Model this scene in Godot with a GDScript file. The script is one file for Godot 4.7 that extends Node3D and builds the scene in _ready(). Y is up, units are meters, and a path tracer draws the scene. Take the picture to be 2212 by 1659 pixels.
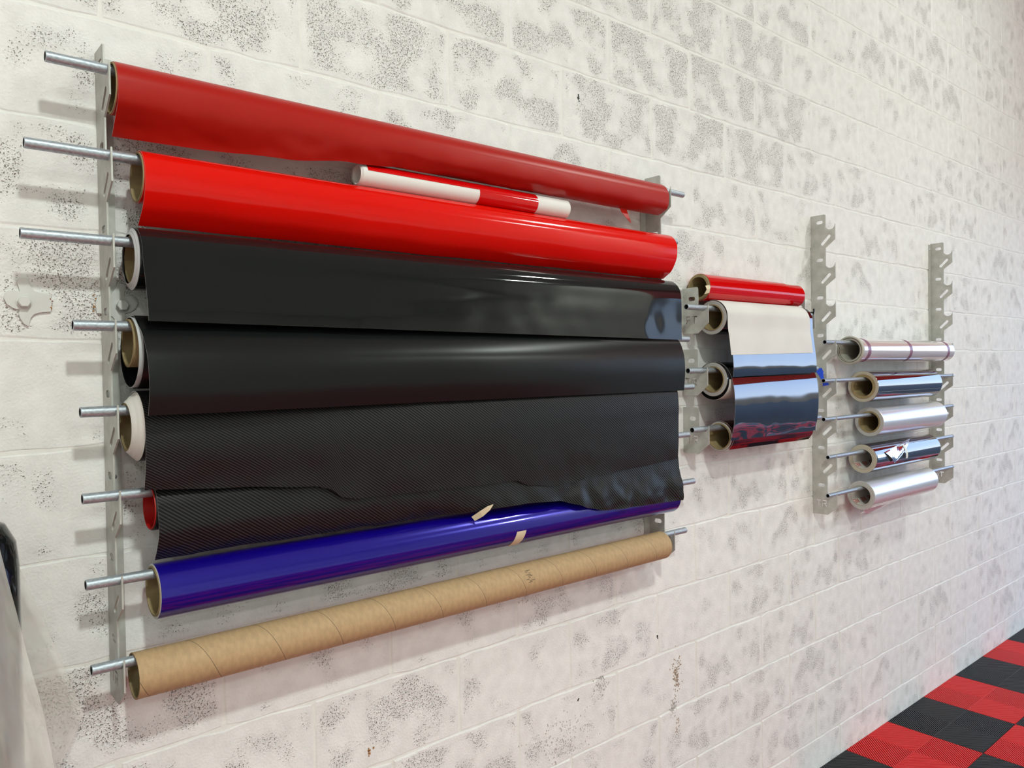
extends Node3D

# World: y up, metres. The block wall's face lies in z = 0, x runs along it, the floor's top is y = 0.
const H := 1.6594          # height of the camera above the floor; rack measurements below are given from this level
const TAU_ := PI * 2.0
const ROD_Z := 0.0813
const ROD_R := 0.0095
const PITCH := 0.1522
const TIP0 := 0.557

var M := {}                # materials
var used := {}
var cam: Camera3D

# ---------------------------------------------------------------- mesh builder
class MB:
	var v := PackedVector3Array()
	var n := PackedVector3Array()
	var t := PackedVector2Array()
	var i := PackedInt32Array()
	func tri(a: Vector3, b: Vector3, c: Vector3, na: Vector3, nb: Vector3, nc: Vector3, ua := Vector2.ZERO, ub := Vector2.ZERO, uc := Vector2.ZERO) -> void:
		var k := v.size()
		if (b - a).cross(c - a).dot(na + nb + nc) <= 0.0:
			v.append_array(PackedVector3Array([a, b, c])); n.append_array(PackedVector3Array([na, nb, nc])); t.append_array(PackedVector2Array([ua, ub, uc]))
		else:
			v.append_array(PackedVector3Array([a, c, b])); n.append_array(PackedVector3Array([na, nc, nb])); t.append_array(PackedVector2Array([ua, uc, ub]))
		i.append_array(PackedInt32Array([k, k + 1, k + 2]))
	func quad(a: Vector3, b: Vector3, c: Vector3, d: Vector3, nn: Vector3, ua := Vector2(0, 0), ub := Vector2(1, 0), uc := Vector2(1, 1), ud := Vector2(0, 1)) -> void:
		tri(a, b, c, nn, nn, nn, ua, ub, uc)
		tri(a, c, d, nn, nn, nn, ua, uc, ud)
	func flat(a: Vector3, b: Vector3, c: Vector3, d: Vector3, away: Vector3) -> void:
		var nn := (b - a).cross(c - a)
		if nn.length() < 1e-14:
			nn = (c - a).cross(d - a)
		nn = nn.normalized()
		if nn.dot(away) < 0.0: nn = -nn
		quad(a, b, c, d, nn)
	func box(lo: Vector3, hi: Vector3) -> void:
		var p := func(x: int, y: int, z: int) -> Vector3: return Vector3(hi.x if x else lo.x, hi.y if y else lo.y, hi.z if z else lo.z)
		var w := hi - lo
		quad(p.call(0, 0, 1), p.call(1, 0, 1), p.call(1, 1, 1), p.call(0, 1, 1), Vector3.BACK, Vector2(0, w.y), Vector2(w.x, w.y), Vector2(w.x, 0), Vector2(0, 0))
		quad(p.call(0, 0, 0), p.call(1, 0, 0), p.call(1, 1, 0), p.call(0, 1, 0), Vector3.FORWARD, Vector2(0, w.y), Vector2(w.x, w.y), Vector2(w.x, 0), Vector2(0, 0))
		quad(p.call(0, 1, 0), p.call(1, 1, 0), p.call(1, 1, 1), p.call(0, 1, 1), Vector3.UP, Vector2(0, 0), Vector2(w.x, 0), Vector2(w.x, w.z), Vector2(0, w.z))
		quad(p.call(0, 0, 0), p.call(1, 0, 0), p.call(1, 0, 1), p.call(0, 0, 1), Vector3.DOWN, Vector2(0, 0), Vector2(w.x, 0), Vector2(w.x, w.z), Vector2(0, w.z))
		quad(p.call(1, 0, 0), p.call(1, 1, 0), p.call(1, 1, 1), p.call(1, 0, 1), Vector3.RIGHT, Vector2(0, w.y), Vector2(0, 0), Vector2(w.z, 0), Vector2(w.z, w.y))
		quad(p.call(0, 0, 0), p.call(0, 1, 0), p.call(0, 1, 1), p.call(0, 0, 1), Vector3.LEFT, Vector2(0, w.y), Vector2(0, 0), Vector2(w.z, 0), Vector2(w.z, w.y))
	# profile [(x, r), ...] turned round the x axis; the left side of the walk is outside
	func rev(profile: Array, seg := 40, uscale := 1.0, smooth := false, a0 := 0.0, a1 := TAU) -> void:
		for s in profile.size() - 1:
			var p: Vector2 = profile[s]
			var q: Vector2 = profile[s + 1]
			var e := (q - p).normalized()
			var m := Vector2(-e.y, e.x)
			var mp := m
			var mq := m
			if smooth:
				if s > 0: mp = (m + _nrm(profile[s - 1], p)).normalized()
				if s < profile.size() - 2: mq = (m + _nrm(q, profile[s + 2])).normalized()
			for k in seg:
				var b0 := a0 + (a1 - a0) * k / seg
				var b1 := a0 + (a1 - a0) * (k + 1) / seg
				var c0 := Vector3(0, sin(b0), cos(b0))
				var c1 := Vector3(0, sin(b1), cos(b1))
				var A := Vector3(p.x, 0, 0) + c0 * p.y
				var B := Vector3(q.x, 0, 0) + c0 * q.y
				var C := Vector3(q.x, 0, 0) + c1 * q.y
				var D := Vector3(p.x, 0, 0) + c1 * p.y
				var up := p.x * uscale
				var uq := q.x * uscale
				if absf(p.x - q.x) < 1e-5:
					up = p.y * uscale; uq = q.y * uscale
				var v0 := b0 / TAU
				var v1 := b1 / TAU
				var nA := Vector3(mp.x, 0, 0) + c0 * mp.y
				var nB := Vector3(mq.x, 0, 0) + c0 * mq.y
				var nC := Vector3(mq.x, 0, 0) + c1 * mq.y
				var nD := Vector3(mp.x, 0, 0) + c1 * mp.y
				tri(A, B, C, nA, nB, nC, Vector2(up, v0), Vector2(uq, v0), Vector2(uq, v1))
				tri(A, C, D, nA, nC, nD, Vector2(up, v0), Vector2(uq, v1), Vector2(up, v1))
	func _nrm(p: Vector2, q: Vector2) -> Vector2:
		var e := (q - p).normalized()
		return Vector2(-e.y, e.x)
	func arrays() -> Array:
		var a := []
		a.resize(Mesh.ARRAY_MAX)
		a[Mesh.ARRAY_VERTEX] = v; a[Mesh.ARRAY_NORMAL] = n; a[Mesh.ARRAY_TEX_UV] = t; a[Mesh.ARRAY_INDEX] = i
		return a

func mesh_of(mbs: Array) -> ArrayMesh:
	var m := ArrayMesh.new()
	for b in mbs:
		if b.v.size(): m.add_surface_from_arrays(Mesh.PRIMITIVE_TRIANGLES, b.arrays())
	return m

# ---------------------------------------------------------------- scene helpers
func numbered(called: String) -> String:
	var k: int = used.get(called, 0)
	used[called] = k + 1
	return called if k == 0 else "%s_%03d" % [called, k]

func thing(called: String, label: String, category: String, at := Vector3.ZERO, group := "") -> Node3D:
	var o := Node3D.new()
	o.name = numbered(called)
	add_child(o)
	o.position = at
	o.set_meta("label", label)
	o.set_meta("category", category)
	if group != "": o.set_meta("group", group)
	return o

func structure(called: String) -> Node3D:
	var o := Node3D.new()
	o.name = called
	add_child(o)
	o.set_meta("kind", "structure")
	return o

func part(called: String, parent: Node, mbs, mats, label := "") -> MeshInstance3D:
	var list: Array = mbs if mbs is Array else [mbs]
	var ms: Array = mats if mats is Array else [mats]
	var o := MeshInstance3D.new()
	o.name = called
	o.mesh = mesh_of(list)
	for k in o.mesh.get_surface_count(): o.set_surface_override_material(k, ms[mini(k, ms.size() - 1)])
	parent.add_child(o, true)
	if label != "": o.set_meta("label", label)
	return o

func shared(called: String, parent: Node, mesh: Mesh, mat: Material, at := Vector3.ZERO) -> MeshInstance3D:
	var o := MeshInstance3D.new()
	o.name = called
	o.mesh = mesh
	o.material_override = mat
	o.position = at
	parent.add_child(o, true)
	return o

func mat(col: Color, rough := 0.5, metal := 0.0, extra := {}) -> StandardMaterial3D:
	var m := StandardMaterial3D.new()
	m.albedo_color = col
	m.roughness = rough
	m.metallic = metal
	m.texture_filter = BaseMaterial3D.TEXTURE_FILTER_LINEAR_WITH_MIPMAPS
	for k in extra: m.set(k, extra[k])
	return m

func picture(w: int, h: int, f: Callable) -> ImageTexture:
	var im := Image.create(w, h, false, Image.FORMAT_RGB8)
	for y in h:
		for x in w: im.set_pixel(x, y, f.call(x, y))
	return ImageTexture.create_from_image(im)

func noise(sd: int, freq: float, octaves := 3, kind := FastNoiseLite.TYPE_SIMPLEX_SMOOTH) -> FastNoiseLite:
	var f := FastNoiseLite.new()
	f.seed = sd
	f.frequency = freq
	f.noise_type = kind
	f.fractal_octaves = octaves
	return f

func noise_tex(sd: int, freq: float, lo: Color, hi: Color, size := 512, octaves := 4) -> ImageTexture:
	var im := noise(sd, freq, octaves).get_seamless_image(size, size)
	return picture(size, size, func(x, y): return lo.lerp(hi, im.get_pixel(x, y).r))

# ---------------------------------------------------------------- materials
func wall_textures() -> void:
	# sixteen painted block faces, each 512 x 256 texels for 0.4 x 0.2 m: white paint that bridges the pores in smears and leaves them open in patches
	var w := 2048
	var h := 1024
	var fine := noise(11, 0.23, 2).get_image(w, h, false, false, false)
	var grain := noise(23, 0.1, 3).get_image(w, h, false, false, false)
	var patch := noise(5, 0.0058, 3).get_image(w, h, false, false, false)
	var tone := noise(77, 0.012, 3).get_image(w, h, false, false, false)
	for im in [fine, grain, patch, tone]: im.convert(Image.FORMAT_L8)
	var a: PackedByteArray = fine.get_data()
	var b: PackedByteArray = grain.get_data()
	var c: PackedByteArray = patch.get_data()
	var d: PackedByteArray = tone.get_data()
	var col := PackedByteArray(); col.resize(w * h * 3)
	var hgt := PackedByteArray(); hgt.resize(w * h)
	var k := 0
	for y in h:
		var ly := y % 256
		var ey := minf(1.0, minf(ly, 255 - ly) / 24.0)
		for x in w:
			var lx := x % 512
			var e := minf(ey, minf(1.0, minf(lx, 511 - lx) / 24.0))
			# openness of the pores
			var q := (c[k] - 125.0) / 62.0 + (e - 1.0) * 1.6 + ((x / 512) + (y / 256) * 4) / 15.0 * 1.45 - 0.55
			q = clampf(q, 0.0, 1.0)
			var f := (a[k] - 128.0) / 64.0
			var g := (b[k] - 128.0) / 64.0
			var pore := clampf((f * 0.8 + g * 0.45 - (1.24 - q * 0.72)) * 3.0, 0.0, 1.0) * minf(1.0, q * 3.0)
			var tn := (d[k] - 128.0) * 0.07
			var v := 231.0 + tn - pore * 84.0 - q * 5.0
			col[k * 3] = int(clampf(v, 0, 255))
			col[k * 3 + 1] = int(clampf(v - 2.0 - pore * 4.0, 0, 255))
			col[k * 3 + 2] = int(clampf(v - 4.0 - pore * 8.0, 0, 255))
			hgt[k] = int(clampf(170.0 + g * 15.0 * (0.5 + q) + f * 10.0 * (0.25 + q) - pore * 120.0, 0, 255))
			k += 1
	M.block = mat(Color.WHITE, 0.62, 0.0)
	M.block.albedo_texture = ImageTexture.create_from_image(Image.create_from_data(w, h, false, Image.FORMAT_RGB8, col))
	M.block.heightmap_enabled = true
	M.block.heightmap_scale = 0.55
	M.block.heightmap_texture = ImageTexture.create_from_image(Image.create_from_data(w, h, false, Image.FORMAT_L8, hgt))
	M.mortar = mat(Color(0.9, 0.892, 0.872), 0.6)
	M.mortar.uv1_scale = Vector3.ONE * 2.2
	M.mortar.heightmap_enabled = true
	M.mortar.heightmap_scale = 0.12
	M.mortar.heightmap_texture = noise_tex(31, 0.03, Color.BLACK, Color.WHITE, 512, 4)

func make_materials() -> void:
	wall_textures()
	var mottle := noise_tex(41, 0.05, Color(0.78, 0.79, 0.8), Color(1, 1, 1), 256)
	M.rod = mat(Color(0.78, 0.81, 0.84), 0.42, 0.7, {"albedo_texture": mottle})
	M.rod.uv1_scale = Vector3(9, 1, 1)
	M.rod_in = mat(Color(0.2, 0.2, 0.2), 0.7, 0.4)
	M.plate = mat(Color(0.79, 0.79, 0.77), 0.5, 0.35, {"albedo_texture": noise_tex(43, 0.02, Color(0.88, 0.88, 0.87), Color(1, 1, 1), 256)})
	M.plate.uv1_triplanar = true
	M.plate.uv1_world_triplanar = true
	M.plate.uv1_scale = Vector3.ONE * 4.0
	M.screw = mat(Color(0.8, 0.8, 0.79), 0.3, 0.9)
	M.zinc = mat(Color(0.83, 0.825, 0.81), 0.5, 0.0)
	# films
	M.red_satin = mat(Color(0.65, 0.088, 0.045), 0.34, 0.0, {"metallic_specular": 0.38})
	M.red_gloss = mat(Color(0.86, 0.06, 0.02), 0.12, 0.0, {"metallic_specular": 0.42})
	M.red_deep = mat(Color(0.8, 0.02, 0.03), 0.07, 0.0, {"metallic_specular": 0.5})
	M.black_gloss = mat(Color(0.085, 0.092, 0.094), 0.055, 0.0, {"metallic_specular": 0.42})
	M.black_satin = mat(Color(0.08, 0.086, 0.088), 0.3, 0.0, {"metallic_specular": 0.36})
	M.blue = mat(Color(0.09, 0.02, 0.56), 0.2, 0.4, {"clearcoat_enabled": true, "clearcoat": 0.6, "clearcoat_roughness": 0.05})
	M.dark_chrome = mat(Color(0.52, 0.52, 0.53), 0.05, 1.0)
	M.black_chrome = mat(Color(0.6, 0.59, 0.6), 0.035, 1.0)
	M.maroon_chrome = mat(Color(0.5, 0.3, 0.3), 0.06, 1.0)
	M.silver = mat(Color(0.93, 0.93, 0.94), 0.26, 0.6)
	M.mirror = mat(Color(0.93, 0.94, 0.96), 0.08, 1.0)
	M.clear_wrap = mat(Color(0.9, 0.86, 0.86), 0.12, 0.3, {"clearcoat_enabled": true, "clearcoat": 1.0, "clearcoat_roughness": 0.05})
	M.liner_grey = mat(Color(0.74, 0.745, 0.755), 0.4)
	M.liner_white = mat(Color(0.89, 0.88, 0.86), 0.55)
	M.paper = mat(Color(0.88, 0.86, 0.845), 0.6, 0.0, {"albedo_texture": noise_tex(61, 0.012, Color(0.95, 0.95, 0.95), Color(1, 1, 1), 256)})
	M.wind_grey = mat(Color(0.72, 0.715, 0.7), 0.5)
	M.wind_white = mat(Color(0.84, 0.825, 0.8), 0.5)
	M.wind_tan = mat(Color(0.73, 0.7, 0.63), 0.55)
	M.black_edge = mat(Color(0.05, 0.05, 0.055), 0.35)
	# carbon weave: a twill of raised tows, 10 mm repeat
	var tc := picture(256, 256, func(x, y):
		var s: float = fposmod((y * 10.0 - x * 7.0) / 256.0, 1.0)
		var al: float = fposmod((x * 20.0 + y * 14.0) / 256.0, 1.0)
		var tv: float = (0.115 + 0.13 * sin(s / 0.5 * PI) * (0.8 + 0.2 * sin(al * TAU))) if s < 0.5 else 0.05
		return Color(tv, tv, tv * 1.02))
	var th := picture(256, 256, func(x, y):
		var s: float = fposmod((y * 10.0 - x * 7.0) / 256.0, 1.0)
		var tv: float = 0.35 + 0.65 * sin(s / 0.5 * PI) if s < 0.5 else 0.35 - 0.3 * sin((s - 0.5) / 0.5 * PI)
		return Color(tv, tv, tv))
	M.carbon = mat(Color(1, 1, 1), 0.34, 0.0, {"metallic_specular": 0.34, "albedo_texture": tc, "heightmap_enabled": true, "heightmap_scale": 0.025, "heightmap_texture": th})
	M.carbon.uv1_scale = Vector3(15.2, 15.2, 1)
	# spiral-wound cardboard
	var fib := noise(91, 0.02, 4).get_seamless_image(512, 512)
	var spk := noise(93, 0.22, 2).get_seamless_image(512, 512)
	var board := picture(512, 512, func(x, y):
		var s: float = absf(fposmod((x + y) / 512.0 + 0.5, 1.0) - 0.5)
		var f: float = fib.get_pixel(x, y).r - 0.5
		var g: float = spk.get_pixel(x, y).r - 0.5
		var c := Color(0.7, 0.58, 0.43) * (1.0 + f * 0.1 + g * 0.1)
		if g > 0.36: c = c.lerp(Color(0.93, 0.86, 0.7), 0.5)
		if s < 0.0045: c = c.darkened(0.38)
		c.a = 1.0
		return c)
	M.board = mat(Color.WHITE, 0.68, 0.0, {"albedo_texture": board})
	M.board.uv1_scale = Vector3(1.0 / 0.13, 1, 1)
	M.core = mat(Color(0.66, 0.58, 0.42), 0.75, 0.0, {"albedo_texture": noise_tex(95, 0.03, Color(0.82, 0.82, 0.8), Color(1, 1, 1), 256)})
	M.core_red = mat(Color(0.72, 0.07, 0.04), 0.5)
	M.core_grey = mat(Color(0.72, 0.71, 0.66), 0.5)
	# core printed inside with red marks
	var printed := picture(256, 256, func(x, y):
		var u: int = (x + (y / 64) * 37) % 64
		var w: int = y % 64
		var on: bool = false
		if w > 22 and w < 42:
			if u > 8 and u < 24: on = w < 26 or w > 38 or u > 20 or (w > 30 and w < 34)
			elif u > 27 and u < 48: on = u < 31 or u > 44 or absi(absi(u - 38) - (42 - w) / 3) < 2
		return Color(0.7, 0.1, 0.08) if on else Color(0.86, 0.85, 0.82))
	M.core_print = mat(Color.WHITE, 0.55, 0.0, {"albedo_texture": printed})
	M.core_print.uv1_scale = Vector3(4.0, 1.0, 1)
	M.tape = mat(Color(0.86, 0.8, 0.68), 0.7)
	M.ink = mat(Color(0.3, 0.26, 0.2), 0.8)
	M.tape_white = mat(Color(0.88, 0.88, 0.86), 0.5)
	M.tape_blue = mat(Color(0.1, 0.3, 0.85), 0.6)
	M.band = mat(Color(0.6, 0.36, 0.5, 0.4), 0.4, 0.0, {"transparency": BaseMaterial3D.TRANSPARENCY_ALPHA})
	M.clip = mat(Color(0.03, 0.03, 0.03), 0.5)
	M.rust = mat(Color(0.62, 0.42, 0.22), 0.9)
	M.plastic = mat(Color(0.9, 0.88, 0.85, 0.4), 0.38, 0.0, {"transparency": BaseMaterial3D.TRANSPARENCY_ALPHA})
	# room
	M.tile_red = mat(Color(0.83, 0.11, 0.11), 0.42)
	M.tile_black = mat(Color(0.115, 0.12, 0.13), 0.42)
	M.concrete = mat(Color(0.5, 0.49, 0.47), 0.85, 0.0, {"albedo_texture": noise_tex(71, 0.01, Color(0.85, 0.85, 0.85), Color(1, 1, 1), 256)})
	M.screed = mat(Color(0.72, 0.72, 0.7), 0.6, 0.0, {"albedo_texture": noise_tex(72, 0.01, Color(0.88, 0.88, 0.88), Color(1, 1, 1), 256)})
	M.asphalt = mat(Color(0.26, 0.25, 0.24), 0.9)
	M.white_wall = mat(Color(0.88, 0.87, 0.85), 0.7)
	M.red_wall = mat(Color(0.72, 0.05, 0.05), 0.6)
	M.ceiling = mat(Color(0.82, 0.82, 0.81), 0.7)
	M.lamp_case = mat(Color(0.12, 0.12, 0.13), 0.4, 0.6)
	M.lamp_glow = mat(Color(1, 1, 1), 0.5, 0.0, {"emission_enabled": true, "emission": Color(1, 0.96, 0.9), "emission_energy_multiplier": 12.0})
	M.grey_smear = mat(Color(0.74, 0.725, 0.71), 0.8)
	M.brown_smear = mat(Color(0.66, 0.58, 0.5), 0.8)

# ---------------------------------------------------------------- plates with holes
func cut_plate(outline: PackedVector2Array, holes: Array, cuts: Array, x0: float, x1: float) -> MB:
	# outline and holes in (z, y); every hole meets one of the horizontal lines in cuts, so that no slice has an inner hole
	var mb := MB.new()
	cuts.sort()
	var ys := [-9.0] + cuts + [9.0]
	for k in ys.size() - 1:
		var strip := PackedVector2Array([Vector2(-1, ys[k]), Vector2(1, ys[k]), Vector2(1, ys[k + 1]), Vector2(-1, ys[k + 1])])
		var pieces: Array = Array(Geometry2D.intersect_polygons(outline, strip), TYPE_NIL, "", null)
		for hole in holes:
			var next := []
			for p in pieces:
				for r in Geometry2D.clip_polygons(p, hole):
					if not Geometry2D.is_polygon_clockwise(r): next.append(r)
			pieces = next
		for p in pieces:
			var ti := Geometry2D.triangulate_polygon(p)
			for j in range(0, ti.size(), 3):
				var a: Vector2 = p[ti[j]]
				var b: Vector2 = p[ti[j + 1]]
				var c: Vector2 = p[ti[j + 2]]
				mb.tri(Vector3(x0, a.y, a.x), Vector3(x0, b.y, b.x), Vector3(x0, c.y, c.x), Vector3.LEFT, Vector3.LEFT, Vector3.LEFT)
				mb.tri(Vector3(x1, a.y, a.x), Vector3(x1, b.y, b.x), Vector3(x1, c.y, c.x), Vector3.RIGHT, Vector3.RIGHT, Vector3.RIGHT)
			for j in p.size():
				var a: Vector2 = p[j]
				var b: Vector2 = p[(j + 1) % p.size()]
				var inner := false
				for y in cuts:
					if absf(a.y - y) < 1e-5 and absf(b.y - y) < 1e-5: inner = true
				if inner or a.distance_to(b) < 1e-6: continue
				var o := (b - a).normalized()
				var nn := Vector3(0, -o.x, o.y)
				mb.quad(Vector3(x0, a.y, a.x), Vector3(x1, a.y, a.x), Vector3(x1, b.y, b.x), Vector3(x0, b.y, b.x), nn)
	return mb

func slot(a: Vector2, b: Vector2, r: float) -> PackedVector2Array:
	var p := PackedVector2Array()
	var ang := (b - a).angle()
	for k in 9: p.append(b + Vector2.from_angle(ang - PI / 2 + PI * k / 8) * r)
	for k in 9: p.append(a + Vector2.from_angle(ang + PI / 2 + PI * k / 8) * r)
	return p

func bar(a: Vector2, b: Vector2, r: float) -> PackedVector2Array:
	var d := (b - a).normalized() * r
	var s := Vector2(-d.y, d.x)
	return PackedVector2Array([a - s, b - s, b + s, a + s])

func letters(mid: Vector2, flip: bool) -> Array:
	# T and R as laser-cut strokes, 24 mm wide; the horizontal cut at 0.52 of their height meets them
	var s := Vector2(0.0255, 0.0255)
	var w := 0.0
	var out := []
	var st := 0.0021
	var strokes := [
		[Vector2(-0.45, 0), Vector2(-0.45, 0.86)], [Vector2(-0.86, 0.9), Vector2(-0.1, 0.9)],
		[Vector2(0.78, 0.42), Vector2(0.78, 0.99)], [Vector2(0.16, 0.9), Vector2(0.86, 0.9)], [Vector2(0.36, 0.46), Vector2(0.86, 0.46)], [Vector2(0.55, 0.42), Vector2(0.84, 0.0)], [Vector2(0.2, 0.0), Vector2(0.2, 0.6)]]
	for k in strokes:
		var a: Vector2 = k[0] - Vector2(w, 0.52)
		var b: Vector2 = k[1] - Vector2(w, 0.52)
		if flip: a.x = -a.x; b.x = -b.x
		out.append(bar(mid + a * s, mid + b * s, st))
	return out

func hook_edge(tip: float, last: bool, bottom: float) -> Array:
	# front edge from above the cup down to the plain front below the hook, in (z, y)
	var f := 0.0625
	var p := [Vector2(f, tip - 0.011)]
	var c := Vector2(0.0815, tip - 0.0005)
	for k in 9:
		var a := PI + 0.5 + (PI - 0.62) * k / 8.0
		p.append(c + Vector2(cos(a) * 0.0195, sin(a) * 0.0195))
	p.append(Vector2(0.1005, tip)); p.append(Vector2(0.102, tip))
	if last:
		p.append(Vector2(0.102, bottom + 0.033)); p.append(Vector2(f, bottom))
	else:
		p.append(Vector2(0.102, tip - 0.060)); p.append(Vector2(f, tip - 0.090))
	return p

func rack(called: String, label: String, category: String, group: String, x: float, tips: Array, top: float, bottom: float, flange: int, flip: bool) -> Node3D:
	var o := thing(called, label, category, Vector3(x, H + bottom, 0), group)
	var f := 0.0625
	var pts := [Vector2(0.0, bottom), Vector2(0.0, top), Vector2(f - 0.006, top), Vector2(f - 0.0015, top - 0.0018), Vector2(f, top - 0.006)]
	var holes := []
	var cuts := []
	for k in tips.size():
		var t: float = tips[k]
		pts.append_array(hook_edge(t, k == tips.size() - 1, bottom))
		var sy := t + 0.0135 + 0.0015 * k if tips.size() > 1 else t + 0.022
		holes.append(slot(Vector2(0.0305, sy), Vector2(0.0445, sy), 0.0068))
		cuts.append(sy)
		if k < tips.size() - 1:
			holes.append(slot(Vector2(0.049, t - 0.0735), Vector2(0.077, t - 0.0455), 0.0062))
			cuts.append(t - 0.0595)
	var mid := Vector2(0.036, bottom + 0.046)
	holes.append_array(letters(mid, flip))
	cuts.append(mid.y)
	var poly := PackedVector2Array()
	for p in pts: poly.append(p - Vector2(0, bottom))
	var hs := []
	for hole in holes:
		var q := PackedVector2Array()
		for p in hole: q.append(p - Vector2(0, bottom))
		hs.append(q)
	var cs := []
	for c in cuts: cs.append(c - bottom)
	part("plate", o, cut_plate(poly, hs, cs, -0.0015, 0.0015), M.plate)
	var mb := MB.new()
	var x0 := 0.0015 if flange > 0 else -0.0265
	mb.box(Vector3(x0, 0.006, 0.0), Vector3(x0 + 0.025, top - bottom - 0.006, 0.003))
	var fl := part("flange", o, mb, M.plate)
	var n := 4 if tips.size() > 1 else 2
	for k in n:
		var s := MB.new()
		s.rev([Vector2(0.0, 0.0045), Vector2(0.0012, 0.004), Vector2(0.002, 0.0025), Vector2(0.0023, 0.0)], 12, 1.0, true)
		var q := part("screw", fl, s, M.screw)
		q.rotation.y = -PI / 2
		q.position = Vector3(x0 + 0.0125, lerpf(0.03, top - bottom - 0.03, k / (n - 1.0)), 0.003)
	return o

# ---------------------------------------------------------------- rods, rolls and sheets
func rod(label: String, group: String, x0: float, x1: float, y: float, r := ROD_R) -> Node3D:
	var o := thing("steel_rod", label, "rod", Vector3(x0, H + y, ROD_Z), group)
	var L := x1 - x0
	var mb := MB.new()
	mb.rev([Vector2(0, r - 0.002), Vector2(0, r - 0.0006), Vector2(0.0006, r), Vector2(L - 0.0006, r), Vector2(L, r - 0.0006), Vector2(L, r - 0.002)], 24)
	part("tube", o, mb, M.rod)
	var ib := MB.new()
	ib.rev([Vector2(L, r - 0.002), Vector2(0, r - 0.002)], 20)
	part("bore", o, ib, M.rod_in)
	return o

func roll(called: String, label: String, category: String, group: String, x0: float, x1: float, yc: float, zc: float, rin: float, core_t: float, R: float, m: Dictionary) -> Node3D:
	# m: film, end, core, inside (optional), core_out (how far the core stands out), cone (how far the inner layers stand out)
	var o := thing(called, label, category, Vector3(x0, H + yc, zc), group)
	var L := x1 - x0
	var rc := rin + core_t
	var out: float = m.get("core_out", 0.002)
	var cb := MB.new()
	cb.rev([Vector2(-out, rin), Vector2(-out, rc), Vector2(L + out, rc), Vector2(L + out, rin)], 44)
	var ib := MB.new()
	ib.rev([Vector2(L + out, rin), Vector2(-out, rin)], 44)
	part("core", o, [cb, ib], [m.core, m.get("inside", m.core)])
	if R > rc + 0.0005:
		var wb := MB.new()
		wb.rev([Vector2(0, R - 0.0008), Vector2(0.0006, R), Vector2(L - 0.0006, R), Vector2(L, R - 0.0008)], 72)
		part("film", o, wb, m.film)
		var eb := MB.new()
		var cone: float = m.get("cone", 0.0)
		if m.get("rings", false):
			eb.rev([Vector2(-0.006, rc), Vector2(-0.006, rc + 0.003), Vector2(-0.001, rc + 0.005), Vector2(-0.001, rc + 0.009), Vector2(-0.005, rc + 0.010), Vector2(-0.005, R + 0.001), Vector2(0.004, R + 0.001)], 56)
		else:
			var step := 5
			var pr := [Vector2(-cone, rc)]
			for k in range(1, step + 1):
				var q := float(k) / step
				var r := lerpf(rc, R - 0.0008, q)
				pr.append(Vector2(-cone * (1.0 - q) - (0.0006 if k % 2 == 1 and k < step else 0.0), r))
			eb.rev(pr, 56)
		part("film_edge", o, eb, m.end)
		eb = MB.new()
		eb.rev([Vector2(L, R - 0.0008), Vector2(L, rc)], 56)
		part("film_edge", o, eb, m.end)
	return o

func arc(zc: float, yc: float, R: float, from_deg: float, to_deg: float, steps := 8) -> Array:
	var p := []
	for k in steps + 1:
		var a := deg_to_rad(lerpf(from_deg, to_deg, float(k) / steps))
		p.append(Vector2(zc + cos(a) * R, yc + sin(a) * R))
	return p

func smooth_line(pts: Array, n: int) -> PackedVector2Array:
	# Catmull-Rom through the points, then n points at even steps
	var d := PackedVector2Array()
	for k in pts.size() - 1:
		var p0: Vector2 = pts[maxi(k - 1, 0)]
		var p1: Vector2 = pts[k]
		var p2: Vector2 = pts[k + 1]
		var p3: Vector2 = pts[mini(k + 2, pts.size() - 1)]
		for j in 6: d.append(p1.cubic_interpolate(p2, p0, p3, j / 6.0))
	d.append(pts[-1])
	return even(d, n)

func even(d: PackedVector2Array, n: int) -> PackedVector2Array:
	var s := PackedFloat32Array([0.0])
	for k in range(1, d.size()): s.append(s[k - 1] + d[k].distance_to(d[k - 1]))
	var out := PackedVector2Array()
	var j := 0
	for k in n:
		var at := s[-1] * k / (n - 1.0)
		while j < s.size() - 2 and s[j + 1] < at: j += 1
		out.append(d[j].lerp(d[j + 1], clampf((at - s[j]) / maxf(s[j + 1] - s[j], 1e-9), 0, 1)))
	return out

func curve_at(pts: Array, x: float) -> float:
	if pts.is_empty(): return 0.0
	if x <= pts[0].x: return pts[0].y
	for k in pts.size() - 1:
		if x <= pts[k + 1].x:
			var u: float = (x - pts[k].x) / maxf(pts[k + 1].x - pts[k].x, 1e-9)
			u = lerpf(u, u * u * (3 - 2 * u), 0.6)
			return lerpf(pts[k].y, pts[k + 1].y, u)
	return pts[-1].y

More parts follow.
